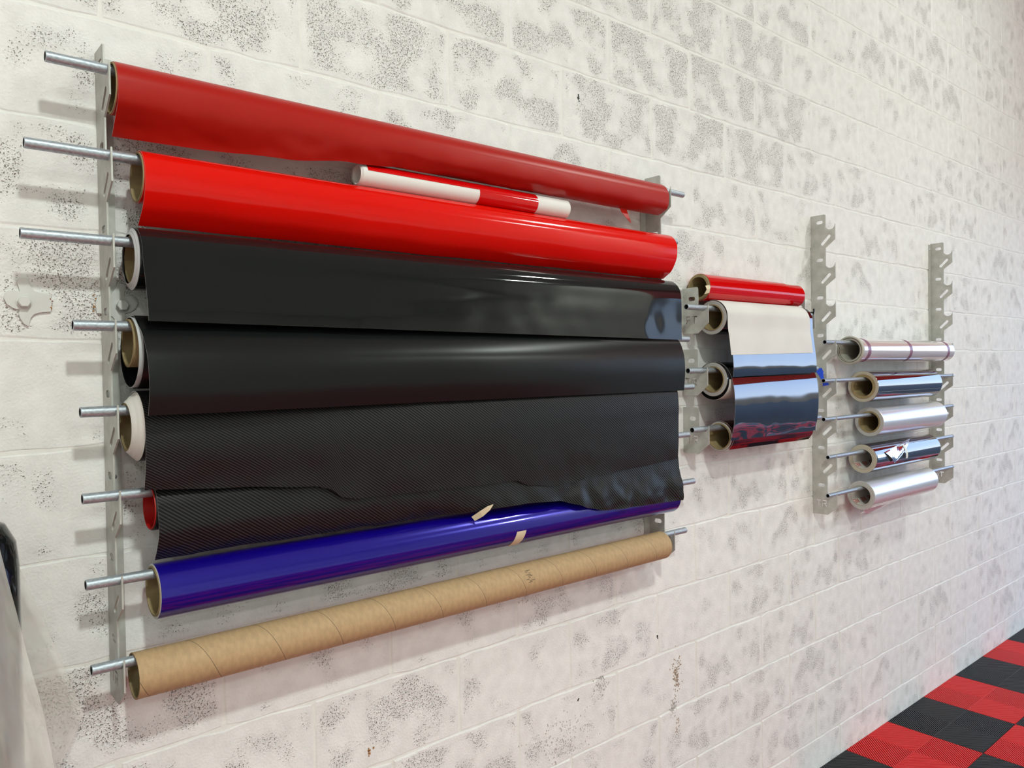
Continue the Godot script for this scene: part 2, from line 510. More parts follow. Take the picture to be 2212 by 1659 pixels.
# A hanging sheet: cross-sections (z, y) at several x, cut off below along `bottom` [(x, y)], crinkled by `wave`.
func sheet(called: String, parent: Node3D, sections: Array, nx: int, np: int, bottom: Array, outer: Material, inner: Material, wave := 0.0, wave_freq := 6.0, sd := 1, thick := 0.0007, wave_from := 0.0, wave_x := -9.0) -> MeshInstance3D:
	var base := parent.position - Vector3(0, H, 0)
	var lines := []
	for s in sections: lines.append(smooth_line(s[1], 120))
	var xs := []
	for s in sections: xs.append(s[0])
	var x0: float = xs[0]
	var x1: float = xs[-1]
	var nz := noise(sd, wave_freq, 2)
	var rows := []
	var norms := []
	for k in nx + 1:
		var x := lerpf(x0, x1, float(k) / nx)
		var j := 0
		while j < xs.size() - 2 and xs[j + 1] < x: j += 1
		var u: float = (x - xs[j]) / maxf(xs[j + 1] - xs[j], 1e-9)
		u = u * u * (3 - 2 * u) if xs.size() > 2 else u
		var d := PackedVector2Array()
		for q in 120: d.append(lines[j][q].lerp(lines[j + 1][q], u))
		if bottom.size():
			var yb := curve_at(bottom, x)
			var e := d.size() - 1
			while e > 3 and d[e - 1].y < yb: e -= 1
			if d[e].y < yb:
				var f := (yb - d[e].y) / maxf(d[e - 1].y - d[e].y, 1e-9)
				d[e] = d[e].lerp(d[e - 1], f)
			d.resize(e + 1)
		var line := even(d, np)
		var row := PackedVector3Array()
		for q in np:
			var tg: Vector2 = (line[mini(q + 1, np - 1)] - line[maxi(q - 1, 0)]).normalized()
			var nn := Vector2(-tg.y, tg.x)
			var tt := float(q) / (np - 1)
			var amt := wave * smoothstep(wave_from, 1.0, tt) if wave_from < 1.0 else 0.0
			amt *= lerpf(0.3, 1.0, smoothstep(wave_x, wave_x + 0.3, x))
			var off := nz.get_noise_2d(x, line[q].y * 1.0 + line[q].x) * amt
			var p := line[q] + nn * off
			row.append(Vector3(x, p.y, p.x) - base)
		rows.append(row)
	for k in nx + 1:
		var nr := PackedVector3Array()
		for q in np:
			var a: Vector3 = rows[mini(k + 1, nx)][q] - rows[maxi(k - 1, 0)][q]
			var b: Vector3 = rows[k][mini(q + 1, np - 1)] - rows[k][maxi(q - 1, 0)]
			nr.append(b.cross(a).normalized())
		norms.append(nr)
	# the outer side faces away from the wall where the sheet hangs
	var sgn := 1.0
	if norms[nx / 2][np * 2 / 3].z < 0: sgn = -1.0
	var fo := MB.new()
	var bi := MB.new()
	var arc_len := 0.0
	for q in np - 1:
		var step: float = (rows[nx / 2][q + 1] - rows[nx / 2][q]).length()
		for k in nx:
			var ids := [[k, q], [k + 1, q], [k + 1, q + 1], [k, q + 1]]
			var p := []
			var m := []
			var uv := []
			for c in ids:
				var nn: Vector3 = norms[c[0]][c[1]] * sgn
				p.append(rows[c[0]][c[1]])
				m.append(nn)
				uv.append(Vector2(rows[c[0]][c[1]].x, arc_len + (step if c[1] == q + 1 else 0.0)))
			var h := thick * 0.5
			fo.tri(p[0] + m[0] * h, p[1] + m[1] * h, p[2] + m[2] * h, m[0], m[1], m[2], uv[0], uv[1], uv[2])
			fo.tri(p[0] + m[0] * h, p[2] + m[2] * h, p[3] + m[3] * h, m[0], m[2], m[3], uv[0], uv[2], uv[3])
			bi.tri(p[0] - m[0] * h, p[1] - m[1] * h, p[2] - m[2] * h, -m[0], -m[1], -m[2], uv[0], uv[1], uv[2])
			bi.tri(p[0] - m[0] * h, p[2] - m[2] * h, p[3] - m[3] * h, -m[0], -m[2], -m[3], uv[0], uv[2], uv[3])
		arc_len += step
	# rims
	for k in nx:
		for q in [0, np - 1]:
			var a: Vector3 = rows[k][q]
			var b: Vector3 = rows[k + 1][q]
			var na: Vector3 = norms[k][q] * thick * 0.5
			var nb: Vector3 = norms[k + 1][q] * thick * 0.5
			bi.flat(a + na, b + nb, b - nb, a - na, (rows[k][q] - rows[k][1 if q == 0 else np - 2]))
	for q in np - 1:
		for k in [0, nx]:
			var a: Vector3 = rows[k][q]
			var b: Vector3 = rows[k][q + 1]
			var na: Vector3 = norms[k][q] * thick * 0.5
			var nb: Vector3 = norms[k][q + 1] * thick * 0.5
			bi.flat(a + na, b + nb, b - nb, a - na, Vector3(-1 if k == 0 else 1, 0, 0))
	return part(called, parent, [fo, bi], [outer, inner])

# loose turns of film round a roll: circles that hang from its top, in (z, y)
func loose_turn(parent: Node3D, x0: float, x1: float, zc: float, top: float, r0: float, r1: float, outer: Material, inner: Material, dz0 := 0.0, dz1 := 0.0) -> void:
	sheet("loose_turn", parent, [[x0, arc(zc + dz0, top - r0, r0, 88, -270, 28)], [x1, arc(zc + dz1, top - r1, r1, 88, -270, 28)]], 6, 64, [], outer, inner)

# a flat piece following a cylinder: patch of film, tape or paper; angles in degrees from the front (+z) upwards
func wrap_patch(called: String, parent: Node3D, x0: float, x1: float, R: float, a0: float, a1: float, m: Material, skew := 0.0) -> MeshInstance3D:
	var mb := MB.new()
	var n := 16
	for k in n:
		var b0 := deg_to_rad(lerpf(a0, a1, float(k) / n))
		var b1 := deg_to_rad(lerpf(a0, a1, float(k + 1) / n))
		var s0 := skew * k / n
		var s1 := skew * (k + 1) / n
		var c0 := Vector3(0, sin(b0), cos(b0))
		var c1 := Vector3(0, sin(b1), cos(b1))
		for g in [[R, 1.0], [R - 0.0004, -1.0]]:
			var A: Vector3 = Vector3(x0 + s0, 0, 0) + c0 * g[0]
			var B: Vector3 = Vector3(x1 + s0, 0, 0) + c0 * g[0]
			var C: Vector3 = Vector3(x1 + s1, 0, 0) + c1 * g[0]
			var D: Vector3 = Vector3(x0 + s1, 0, 0) + c1 * g[0]
			mb.tri(A, B, C, c0 * g[1], c0 * g[1], c1 * g[1])
			mb.tri(A, C, D, c0 * g[1], c1 * g[1], c1 * g[1])
	return part(called, parent, mb, m)

# a thin flat or bent strip through points of its centre line, with a width direction
func strip(called: String, parent: Node3D, pts: Array, across: Vector3, width: Array, m: Material, thick := 0.0008) -> MeshInstance3D:
	var mb := MB.new()
	for k in pts.size() - 1:
		var a: Vector3 = pts[k] - parent.position + Vector3(0, H, 0)
		var b: Vector3 = pts[k + 1] - parent.position + Vector3(0, H, 0)
		var wa: Vector3 = across * width[k] * 0.5
		var wb: Vector3 = across * width[k + 1] * 0.5
		var nn := (b - a).cross(across).normalized()
		if nn.z < 0: nn = -nn
		var h := nn * thick * 0.5
		mb.quad(a - wa + h, a + wa + h, b + wb + h, b - wb + h, nn)
		mb.quad(a - wa - h, a + wa - h, b + wb - h, b - wb - h, -nn)
		mb.flat(a - wa + h, b - wb + h, b - wb - h, a - wa - h, -across)
		mb.flat(a + wa + h, b + wb + h, b + wb - h, a + wa - h, across)
	return part(called, parent, mb, m)

# polygon in the wall's plane (x, y from camera level), given a thickness
func slab(poly: Array, z0: float, z1: float, base: Vector3) -> MB:
	var mb := MB.new()
	var p := PackedVector2Array(poly)
	if Geometry2D.is_polygon_clockwise(p): p.reverse()
	var ti := Geometry2D.triangulate_polygon(p)
	var at := func(q: Vector2, z: float) -> Vector3: return Vector3(q.x, q.y + H, z) - base
	for j in range(0, ti.size(), 3):
		mb.tri(at.call(p[ti[j]], z1), at.call(p[ti[j + 1]], z1), at.call(p[ti[j + 2]], z1), Vector3.BACK, Vector3.BACK, Vector3.BACK)
		mb.tri(at.call(p[ti[j]], z0), at.call(p[ti[j + 1]], z0), at.call(p[ti[j + 2]], z0), Vector3.FORWARD, Vector3.FORWARD, Vector3.FORWARD)
	for j in p.size():
		var a := p[j]
		var b := p[(j + 1) % p.size()]
		var e := (b - a).normalized()
		mb.quad(at.call(a, z0), at.call(b, z0), at.call(b, z1), at.call(a, z1), Vector3(e.y, -e.x, 0))
	return mb

# ---------------------------------------------------------------- the room
const JOINT_Y := 0.6673
const JOINT_X := 2.3534

func block_mesh(variant: int) -> ArrayMesh:
	var mb := MB.new()
	var rng := RandomNumberGenerator.new()
	rng.seed = 900 + variant
	var cell := variant % 16
	var flip := variant >= 16
	var hw := 0.1988
	var hh := 0.0985
	var ring := []
	var nxs := 8
	var nys := 4
	for k in nxs: ring.append(Vector2(lerpf(-1, 1, float(k) / nxs), -1))
	for k in nys: ring.append(Vector2(1, lerpf(-1, 1, float(k) / nys)))
	for k in nxs: ring.append(Vector2(lerpf(1, -1, float(k) / nxs), 1))
	for k in nys: ring.append(Vector2(-1, lerpf(1, -1, float(k) / nys)))
	var outer := []
	var inner := []
	for p in ring:
		var o := Vector2(p.x * (hw + rng.randf_range(-0.0008, 0.0006)), p.y * (hh + rng.randf_range(-0.0022, 0.0024)))
		var corner: bool = absf(p.x) > 0.99 and absf(p.y) > 0.99
		var ins := Vector2(0.0035 if absf(p.x) > 0.99 else 0.0, rng.randf_range(0.002, 0.0055) if absf(p.y) > 0.99 else 0.0)
		if corner: o -= Vector2(signf(p.x), signf(p.y)) * 0.0025
		outer.append(Vector3(o.x, o.y, -0.0034))
		inner.append(Vector3(o.x - signf(p.x) * ins.x, o.y - signf(p.y) * ins.y, 0.0))
	var uv := func(p: Vector3) -> Vector2:
		var u := clampf((p.x + 0.2) / 0.4, 0.01, 0.99)
		if flip: u = 1.0 - u
		return Vector2((cell % 4 + u) / 4.0, (cell / 4 + clampf(0.5 - p.y / 0.2, 0.01, 0.99)) / 4.0)
	var c := Vector3.ZERO
	var F := Vector3.BACK
	for k in ring.size():
		var j := (k + 1) % ring.size()
		mb.tri(c, inner[k], inner[j], F, F, F, uv.call(c), uv.call(inner[k]), uv.call(inner[j]))
		var d: Vector2 = ring[k]
		var s := Vector3(0, 0, 0)
		if k < nxs: s = Vector3(0, -1, 0)
		elif k < nxs + nys: s = Vector3(1, 0, 0)
		elif k < 2 * nxs + nys: s = Vector3(0, 1, 0)
		else: s = Vector3(-1, 0, 0)
		var ni := (F * 2.0 + s * 0.5).normalized()
		var no := (F * 2.4 + s).normalized()
		mb.tri(inner[k], outer[k], outer[j], ni, no, no, uv.call(inner[k]), uv.call(outer[k]), uv.call(outer[j]))
		mb.tri(inner[k], outer[j], inner[j], ni, no, ni, uv.call(inner[k]), uv.call(outer[j]), uv.call(inner[j]))
	return mesh_of([mb])

func block_wall() -> void:
	var w := structure("wall_back")
	var mb := MB.new()
	mb.box(Vector3(-4.0, -0.02, -0.2), Vector3(XE + 0.2, 4.8, -0.0031))
	part("mortar", w, mb, M.mortar, "white painted mortar bed")
	var kinds := []
	for k in 32: kinds.append(block_mesh(k))
	var rng := RandomNumberGenerator.new()
	rng.seed = 4
	var list := []
	for r in range(-12, 16):
		var y := JOINT_Y + (r + 0.5) * 0.2 + H
		if y > 4.65 or y < -0.03: continue
		for i in range(-17, 15):
			var x := JOINT_X + (i * 2 + (1 if posmod(r, 2) == 1 else 0) + 1) * 0.1998
			if x < -3.75 or x > XE - 0.15: continue
			var p := Vector3(x, y, 0)
			var l := cam.transform.affine_inverse() * p
			var seen := l.z < 0.0 and absf(l.x / -l.z) < 0.78 and absf(l.y / -l.z) < 0.62
			list.append([(1.0 / -l.z) if seen else -1.0, p, (rng.randi_range(11, 15) if y > H + 0.62 and x < 2.8 else rng.randi_range(0, 14 if x < 1.2 else 9)) + 16 * rng.randi_range(0, 1), rng.randf_range(-0.0009, 0.0006)])
	list.sort_custom(func(a, b): return a[0] > b[0])
	var rest := MB.new()
	var n := 0
	for e in list:
		var p: Vector3 = e[1] + Vector3(0, 0, e[3])
		if e[0] > 0.0 and n < 300:
			shared("block", w, kinds[e[2]], M.block, p)
			n += 1
		else:
			var a: Array = kinds[e[2]].surface_get_arrays(0)
			var k := rest.v.size()
			for q in a[Mesh.ARRAY_VERTEX]: rest.v.append(q + p)
			rest.n.append_array(a[Mesh.ARRAY_NORMAL])
			rest.t.append_array(a[Mesh.ARRAY_TEX_UV])
			for q in a[Mesh.ARRAY_INDEX]: rest.i.append(q + k)
	var o := part("block_field", w, rest, M.block)
	o.set_meta("kind", "stuff")

func tile_mesh() -> ArrayMesh:
	# 0.4 m interlocking tile: four fields of diagonal ribs whose direction alternates
	var mb := MB.new()
	var e := 0.0012
	mb.box(Vector3(e, -0.012, e), Vector3(0.4 - e, -0.0112, 0.4 - e))
	for f in [[0, 0, -1], [1, 0, 1], [0, 1, 1], [1, 1, -1]]:
		var o := Vector2(f[0] * 0.2, f[1] * 0.2)
		var g := 0.0016
		var sq := PackedVector2Array([o + Vector2(g, g), o + Vector2(0.2 - g, g), o + Vector2(0.2 - g, 0.2 - g), o + Vector2(g, 0.2 - g)])
		var stp := 0.2 / 15.0
		for k in range(-17, 34):
			# stripes run along (1, dir) in (x, z)
			var c0 := k * stp
			var c1 := c0 + stp * 0.56
			var poly := PackedVector2Array()
			if f[2] == 1:   # x - z = const
				poly = PackedVector2Array([Vector2(c0 - 0.3, -0.3), Vector2(c1 - 0.3, -0.3), Vector2(c1 + 0.5, 0.5), Vector2(c0 + 0.5, 0.5)])
			else:           # x + z = const
				poly = PackedVector2Array([Vector2(c0 + 0.3, -0.3), Vector2(c1 + 0.3, -0.3), Vector2(c1 - 0.5, 0.5), Vector2(c0 - 0.5, 0.5)])
			for s in range(poly.size()): poly[s] += o
			for r in Geometry2D.intersect_polygons(poly, sq):
				var ti := Geometry2D.triangulate_polygon(r)
				for j in range(0, ti.size(), 3):
					mb.tri(Vector3(r[ti[j]].x, 0, r[ti[j]].y), Vector3(r[ti[j + 1]].x, 0, r[ti[j + 1]].y), Vector3(r[ti[j + 2]].x, 0, r[ti[j + 2]].y), Vector3.UP, Vector3.UP, Vector3.UP)
				for j in r.size():
					var a: Vector2 = r[j]
					var b: Vector2 = r[(j + 1) % r.size()]
					var d := (b - a).normalized()
					var s := -1.0 if Geometry2D.is_polygon_clockwise(r) else 1.0
					mb.quad(Vector3(a.x, -0.0112, a.y), Vector3(b.x, -0.0112, b.y), Vector3(b.x, 0, b.y), Vector3(a.x, 0, a.y), Vector3(d.y * s, 0, -d.x * s))
	# rims between the fields and round the tile
	for q in [[e, 0.0016], [0.1988, 0.2012], [0.3984, 0.4 - e]]:
		mb.box(Vector3(q[0], -0.0112, e), Vector3(q[1], -0.0004, 0.4 - e))
		mb.box(Vector3(e, -0.0112, q[0]), Vector3(0.4 - e, -0.0004, q[1]))
	return mesh_of([mb])

func floor_of_tiles() -> void:
	var f := structure("floor")
	var mb := MB.new()
	mb.box(Vector3(-4.0, -0.2, -0.2), Vector3(XE + 0.2, -0.012, 11.2))
	part("slab", f, mb, M.concrete, "concrete slab under the tiles")
	mb = MB.new()
	mb.box(Vector3(-4.0, -0.012, 3.2), Vector3(XE + 0.2, -0.001, 11.2))
	part("screed", f, mb, M.screed, "pale bare screed beyond the tiles")
	var tm := tile_mesh()
	var flat_red := MB.new()
	var flat_black := MB.new()
	for ix in range(-10, 18):
		for iz in 8:
			var red := posmod(ix + iz, 2) == 0
			if ix >= 6 and ix < 17 and iz < 6:
				shared("tile", f, tm, M.tile_red if red else M.tile_black, Vector3(ix * 0.4, 0, iz * 0.4))
			else:
				var b := flat_red if red else flat_black
				b.box(Vector3(ix * 0.4 + 0.001, -0.012, iz * 0.4 + 0.001), Vector3(ix * 0.4 + 0.399, -0.001, iz * 0.4 + 0.399))
	var o := part("tile_field", f, [flat_red, flat_black], [M.tile_red, M.tile_black])
	o.set_meta("kind", "stuff")

func room_shell() -> void:
	var mb := MB.new()
	var c := structure("ceiling")
	mb.box(Vector3(-4.2, 4.8, -0.2), Vector3(XE + 0.2, 5.0, 11.2))
	part("deck", c, mb, M.ceiling)
	var wf := structure("wall_front")
	mb = MB.new()
	mb.box(Vector3(-4.2, -0.2, 11.0), Vector3(XE + 0.2, 4.8, 11.2))
	part("face", wf, mb, M.white_wall)
	var wl := structure("wall_left")
	mb = MB.new()
	mb.box(Vector3(-4.2, -0.2, -0.2), Vector3(-4.0, 4.8, 11.0))
	part("face", wl, mb, M.white_wall)
	# the end wall with the open vehicle door that lets the daylight in
	var wr := structure("wall_right")
	mb = MB.new()
	mb.box(Vector3(XE, -0.2, 0.0), Vector3(XE + 0.2, 4.8, DOOR[0]))
	mb.box(Vector3(XE, -0.2, DOOR[1]), Vector3(XE + 0.2, 4.8, 11.0))
	part("pier", wr, mb, M.white_wall)
	mb = MB.new()
	mb.box(Vector3(XE, DOOR[2], DOOR[0]), Vector3(XE + 0.2, 4.8, DOOR[1]))
	part("header", wr, mb, M.red_wall, "red panel over the open door")
	var g := structure("ground")
	mb = MB.new()
	mb.box(Vector3(XE + 0.2, -0.2, -20.0), Vector3(40.0, -0.02, 30.0))
	part("yard", g, mb, M.asphalt)

const DOOR := [0.5, 4.4, 2.9]
const XE := 7.2

func high_bay(at: Vector3, label: String, energy: float) -> void:
	var o := thing("high_bay_lamp", label, "lamp", at, "ceiling lamps")
	var mb := MB.new()
	mb.rev([Vector2(0.0, 0.15), Vector2(0.03, 0.165), Vector2(0.07, 0.16), Vector2(0.09, 0.09), Vector2(0.16, 0.06), Vector2(0.17, 0.0)], 28, 1.0, true)
	var h := part("housing", o, mb, M.lamp_case)
	h.rotation.z = PI / 2
	mb = MB.new()
	mb.rev([Vector2(0.004, 0.0), Vector2(0.004, 0.145)], 28)
	mb.rev([Vector2(0.004, 0.145), Vector2(0.02, 0.149)], 28)
	h = part("lens", o, mb, M.lamp_glow)
	h.rotation.z = PI / 2
	mb = MB.new()
	var top := 4.8 - at.y
	mb.rev([Vector2(0.16, 0.008), Vector2(top, 0.008)], 10)
	h = part("hanger", o, mb, M.lamp_case)
	h.rotation.z = PI / 2
	var l := AreaLight3D.new()
	l.name = "light"
	o.add_child(l)
	l.position = Vector3(0, -0.006, 0)
	l.rotation.x = -PI / 2
	l.area_size = Vector2(0.27, 0.27)
	l.area_normalize_energy = true
	l.light_color = Color(0.945, 0.985, 0.955)
	l.light_energy = energy
	l.set("area_range", 30.0)
	l.shadow_enabled = true

# ---------------------------------------------------------------- build
func _ready() -> void:
	cam = Camera3D.new()
	cam.name = "camera"
	add_child(cam)
	cam.projection = Camera3D.PROJECTION_PERSPECTIVE
	cam.fov = rad_to_deg(2.0 * atan(829.5 / 1659.96))
	cam.near = 0.02
	cam.far = 200.0
	var yaw := 0.7016646
	var pitch := 0.0182366
	var rl := -0.0156055
	var fwd := Vector3(sin(yaw) * cos(pitch), -sin(pitch), -cos(yaw) * cos(pitch))
	var rt := Vector3(cos(yaw), 0, sin(yaw))
	var up := rt.cross(fwd)
	cam.transform = Transform3D(Basis(cos(rl) * rt + sin(rl) * up, -sin(rl) * rt + cos(rl) * up, -fwd), Vector3(0, H, 1.59510))
	cam.current = true

	var env := Environment.new()
	env.background_mode = Environment.BG_SKY
	var sm := ProceduralSkyMaterial.new()
	sm.sky_top_color = Color(0.62, 0.75, 0.95)
	sm.sky_horizon_color = Color(0.8, 0.89, 1.0)
	sm.ground_horizon_color = Color(0.6, 0.62, 0.64)
	sm.ground_bottom_color = Color(0.4, 0.41, 0.42)
	sm.sky_energy_multiplier = 2.2
	sm.ground_energy_multiplier = 1.6
	sm.sun_angle_max = 0.0
	env.sky = Sky.new()
	env.sky.sky_material = sm
	env.tonemap_mode = Environment.TONE_MAPPER_LINEAR
	env.tonemap_exposure = 0.53
	env.sdfgi_enabled = true
	env.ssao_enabled = true
	env.ssil_enabled = true
	var we := WorldEnvironment.new()
	we.name = "environment"
	we.environment = env
	add_child(we)

	make_materials()
	block_wall()
	floor_of_tiles()
	room_shell()
	high_bay(Vector3(0.18, 4.59, 3.2), "round high bay lamp over the left end of the wide rack", LAMP * 1.55)
	high_bay(Vector3(4.2, 4.59, 1.9), "round high bay lamp over the rack of short rolls", LAMP * 0.6)
	high_bay(Vector3(6.2, 4.59, 5.2), "round high bay lamp beside the open door", LAMP * 1.25)
	high_bay(Vector3(-2.6, 4.59, 6.4), "round high bay lamp halfway along the end wall without a door", LAMP * 0.85)
	high_bay(Vector3(0.6, 4.59, 6.8), "round high bay lamp over the middle of the room", LAMP * 0.85)
	high_bay(Vector3(-2.6, 4.59, 9.6), "round high bay lamp in the corner away from racks and door", LAMP * 0.85)
	high_bay(Vector3(0.6, 4.59, 9.6), "round high bay lamp near the middle of the white wall opposite the racks", LAMP * 0.85)

	wide_rack()
	middle_rack()
	short_rack()
	wall_fittings()
	standing_roll()

const LAMP := 16.8

func tip(k: int) -> float: return TIP0 - PITCH * k
func rod_y(k: int) -> float: return tip(k) - 0.0105

func wide_rack() -> void:
	var tips := []
	for k in 8: tips.append(tip(k))
	rack("rack_upright", "grey steel hook upright left of the wide film rolls", "rack", "", 0.3453, tips, 0.6, -0.6, 1, false)
	rack("rack_upright", "grey steel hook upright mostly hidden behind the wide rolls' ends", "rack", "", 1.914, tips, 0.6, -0.6, -1, true)
	var ends := [[0.2502, 2.000], [0.2158, 1.9645], [0.2069, 1.955], [0.2813, 2.018], [0.2892, 2.0396], [0.2890, 2.0125], [0.2908, 2.0388], [0.2964, 1.9924]]
	var holds := ["matte dark red roll", "bright glossy red roll", "glossy black roll", "satin black roll", "carbon weave roll with white end", "carbon weave roll with red core", "metallic blue roll", "bare cardboard tube"]
	for k in 8:
		rod("galvanised steel rod through the " + holds[k], "rods of the wide rack", ends[k][0], ends[k][1], rod_y(k))
	var g := ""
	var zc := ROD_Z
	var y: float
	var o: Node3D
	# 1 matte red
	y = rod_y(0) - (0.042 - ROD_R) + 0.0004
	o = roll("vinyl_roll", "matte dark red wide vinyl roll, topmost on its rack", "vinyl roll", g, 0.352, 1.873, y, zc, 0.042, 0.0028, 0.0458, {"film": M.red_satin, "end": M.core, "core": M.core})
	var a0 := arc(zc, y, 0.0464, 110, 5, 9)
	sheet("loose_sheet", o, [
		[0.353, a0 + [Vector2(0.1262, 0.495), Vector2(0.119, 0.478), Vector2(0.102, 0.4605), Vector2(0.0839, 0.4446), Vector2(0.0726, 0.4317)]],
		[0.5, a0 + [Vector2(0.1262, 0.495), Vector2(0.119, 0.477), Vector2(0.104, 0.457), Vector2(0.088, 0.441), Vector2(0.082, 0.432)]],
		[0.66, a0 + [Vector2(0.1262, 0.495), Vector2(0.119, 0.478), Vector2(0.110, 0.460), Vector2(0.1, 0.446), Vector2(0.095, 0.438)]],
		[0.82, a0 + [Vector2(0.1262, 0.495), Vector2(0.120, 0.479), Vector2(0.113, 0.466), Vector2(0.107, 0.457), Vector2(0.1045, 0.4525)]],
		[0.95, a0 + [Vector2(0.1262, 0.495), Vector2(0.1195, 0.481), Vector2(0.112, 0.4705), Vector2(0.105, 0.4635), Vector2(0.101, 0.461)]],
		[1.1, a0 + [Vector2(0.1262, 0.495), Vector2(0.1195, 0.482), Vector2(0.109, 0.476), Vector2(0.096, 0.4695), Vector2(0.085, 0.467)]],
		[1.872, a0 + [Vector2(0.1262, 0.495), Vector2(0.1195, 0.482), Vector2(0.109, 0.476), Vector2(0.096, 0.4695), Vector2(0.085, 0.467)]]], 80, 34, [], M.red_satin, M.liner_white, 0.0035, 9.0, 3, 0.0007, 0.45)
	strip("torn_strip", o, [Vector3(1.705, 0.468, 0.09), Vector3(1.706, 0.450, 0.098), Vector3(1.713, 0.436, 0.103), Vector3(1.724, 0.424, 0.104)], Vector3.RIGHT, [0.03, 0.026, 0.016, 0.002], M.red_satin)
	# 2 bright red
	y = rod_y(1) - (0.042 - ROD_R) + 0.0004
	o = roll("vinyl_roll", "bright glossy red wide vinyl roll above the black ones", "vinyl roll", g, 0.392, 1.905, y, zc, 0.042, 0.003, 0.0463, {"film": M.red_gloss, "end": M.core, "core": M.core})
	a0 = arc(zc, y, 0.0475, 120, 0, 9)
	sheet("loose_sheet", o, [[0.393, a0 + [Vector2(0.1255, 0.336), Vector2(0.1105, 0.3096), Vector2(0.0895, 0.2895), Vector2(0.074, 0.276)]], [1.908, a0 + [Vector2(0.1255, 0.332), Vector2(0.107, 0.2985), Vector2(0.09, 0.286), Vector2(0.073, 0.276)]]], 60, 36, [], M.red_gloss, M.liner_white, 0.0022, 4.0, 7, 0.0007, 0.35)
	# 3 gloss black
	y = rod_y(2) - (0.040 - ROD_R) + 0.0004
	o = roll("vinyl_roll", "glossy black wide vinyl roll with a sheet hanging in front", "vinyl roll", g, 0.379, 1.906, y, zc, 0.040, 0.004, 0.0565, {"film": M.black_gloss, "end": M.liner_grey, "core": M.core, "cone": 0.006})
	sheet("loose_sheet", o, [[0.383, arc(zc, y, 0.0572, 125, 12, 9) + [Vector2(0.1405, 0.197), Vector2(0.149, 0.1716), Vector2(0.1555, 0.1467), Vector2(0.162, 0.122), Vector2(0.164, 0.0954)]], [1.9115, arc(zc, y, 0.0572, 125, 20, 9) + [Vector2(0.1385, 0.21), Vector2(0.1395, 0.16), Vector2(0.138, 0.12), Vector2(0.1385, 0.084)]]], 90, 44, [], M.black_gloss, M.liner_grey, 0.0018, 5.0, 12, 0.0008, 0.3)
	# 4 satin black, loosely wound
	y = rod_y(3) - (0.040 - ROD_R) + 0.0004
	o = roll("vinyl_roll", "satin black wide vinyl roll wound loosely in open turns", "vinyl roll", g, 0.370, 1.905, y, zc, 0.040, 0.004, 0.0445, {"film": M.black_satin, "end": M.core, "core": M.core})
	loose_turn(o, 0.370, 1.9, zc, y + 0.0462, 0.0635, 0.052, M.black_satin, M.liner_grey, 0.006, 0.004)
	loose_turn(o, 0.376, 1.9, zc, y + 0.0477, 0.0655, 0.0535, M.black_satin, M.black_edge, 0.012, 0.006)
	sheet("loose_sheet", o, [[0.374, arc(zc + 0.011, y, 0.049, 120, 70, 5) + [Vector2(0.129, 0.092), Vector2(0.1575, 0.073), Vector2(0.182, 0.041), Vector2(0.192, 0.009), Vector2(0.195, -0.022), Vector2(0.190, -0.046), Vector2(0.1826, -0.069)]], [1.0, arc(zc + 0.009, y, 0.049, 120, 70, 5) + [Vector2(0.126, 0.092), Vector2(0.150, 0.073), Vector2(0.171, 0.041), Vector2(0.1775, 0.009), Vector2(0.175, -0.022), Vector2(0.168, -0.046), Vector2(0.158, -0.069)]], [1.906, arc(zc + 0.008, y, 0.049, 120, 70, 5) + [Vector2(0.120, 0.092), Vector2(0.138, 0.072), Vector2(0.151, 0.0334), Vector2(0.154, -0.005), Vector2(0.152, -0.04), Vector2(0.149, -0.0699)]]], 60, 40, [], M.black_satin, M.liner_grey, 0.0012, 4.0, 15, 0.0008, 0.3)
	# 5 carbon with white end
	y = rod_y(4) - (0.040 - ROD_R) + 0.0004
	o = roll("vinyl_roll", "black carbon weave wide vinyl roll with a white coned end", "vinyl roll", g, 0.379, 1.878, y, zc, 0.040, 0.004, 0.0637, {"film": M.carbon, "end": M.wind_white, "core": M.core, "cone": 0.018, "core_out": 0.017})
	var bot5 := []
	for q in [[0.368, -0.203], [0.537, -0.216], [0.70, -0.231], [0.735, -0.240], [0.765, -0.262], [0.80, -0.268], [0.957, -0.271], [1.088, -0.275], [1.24, -0.276], [1.285, -0.293], [1.392, -0.306], [1.57, -0.292], [1.70, -0.287], [1.882, -0.277]]: bot5.append(Vector2(q[0], q[1]))
	sheet("loose_sheet", o, [[0.378, arc(zc, y, 0.0645, 125, 5, 9) + [Vector2(0.149, -0.124), Vector2(0.1455, -0.153), Vector2(0.1385, -0.178), Vector2(0.131, -0.2026), Vector2(0.128, -0.22), Vector2(0.127, -0.25), Vector2(0.127, -0.32)]], [0.9, arc(zc, y, 0.0645, 125, 5, 9) + [Vector2(0.149, -0.13), Vector2(0.148, -0.16), Vector2(0.145, -0.19), Vector2(0.141, -0.23), Vector2(0.138, -0.26), Vector2(0.136, -0.29), Vector2(0.135, -0.33)]], [1.882, arc(zc, y, 0.0645, 125, 10, 9) + [Vector2(0.147, -0.12), Vector2(0.146, -0.149), Vector2(0.145, -0.19), Vector2(0.143, -0.234), Vector2(0.140, -0.277), Vector2(0.139, -0.29), Vector2(0.138, -0.33)]]], 130, 48, bot5, M.carbon, M.liner_white, 0.004, 6.0, 21, 0.0008, 0.5)
	# 6 carbon with red core
	y = rod_y(5) - (0.0385 - ROD_R) + 0.0004
	o = roll("vinyl_roll", "black carbon weave wide vinyl roll on a red core", "vinyl roll", g, 0.400, 1.9, y, zc, 0.0385, 0.0022, 0.0425, {"film": M.carbon, "end": M.black_edge, "core": M.core_red})
	var bot6 := []
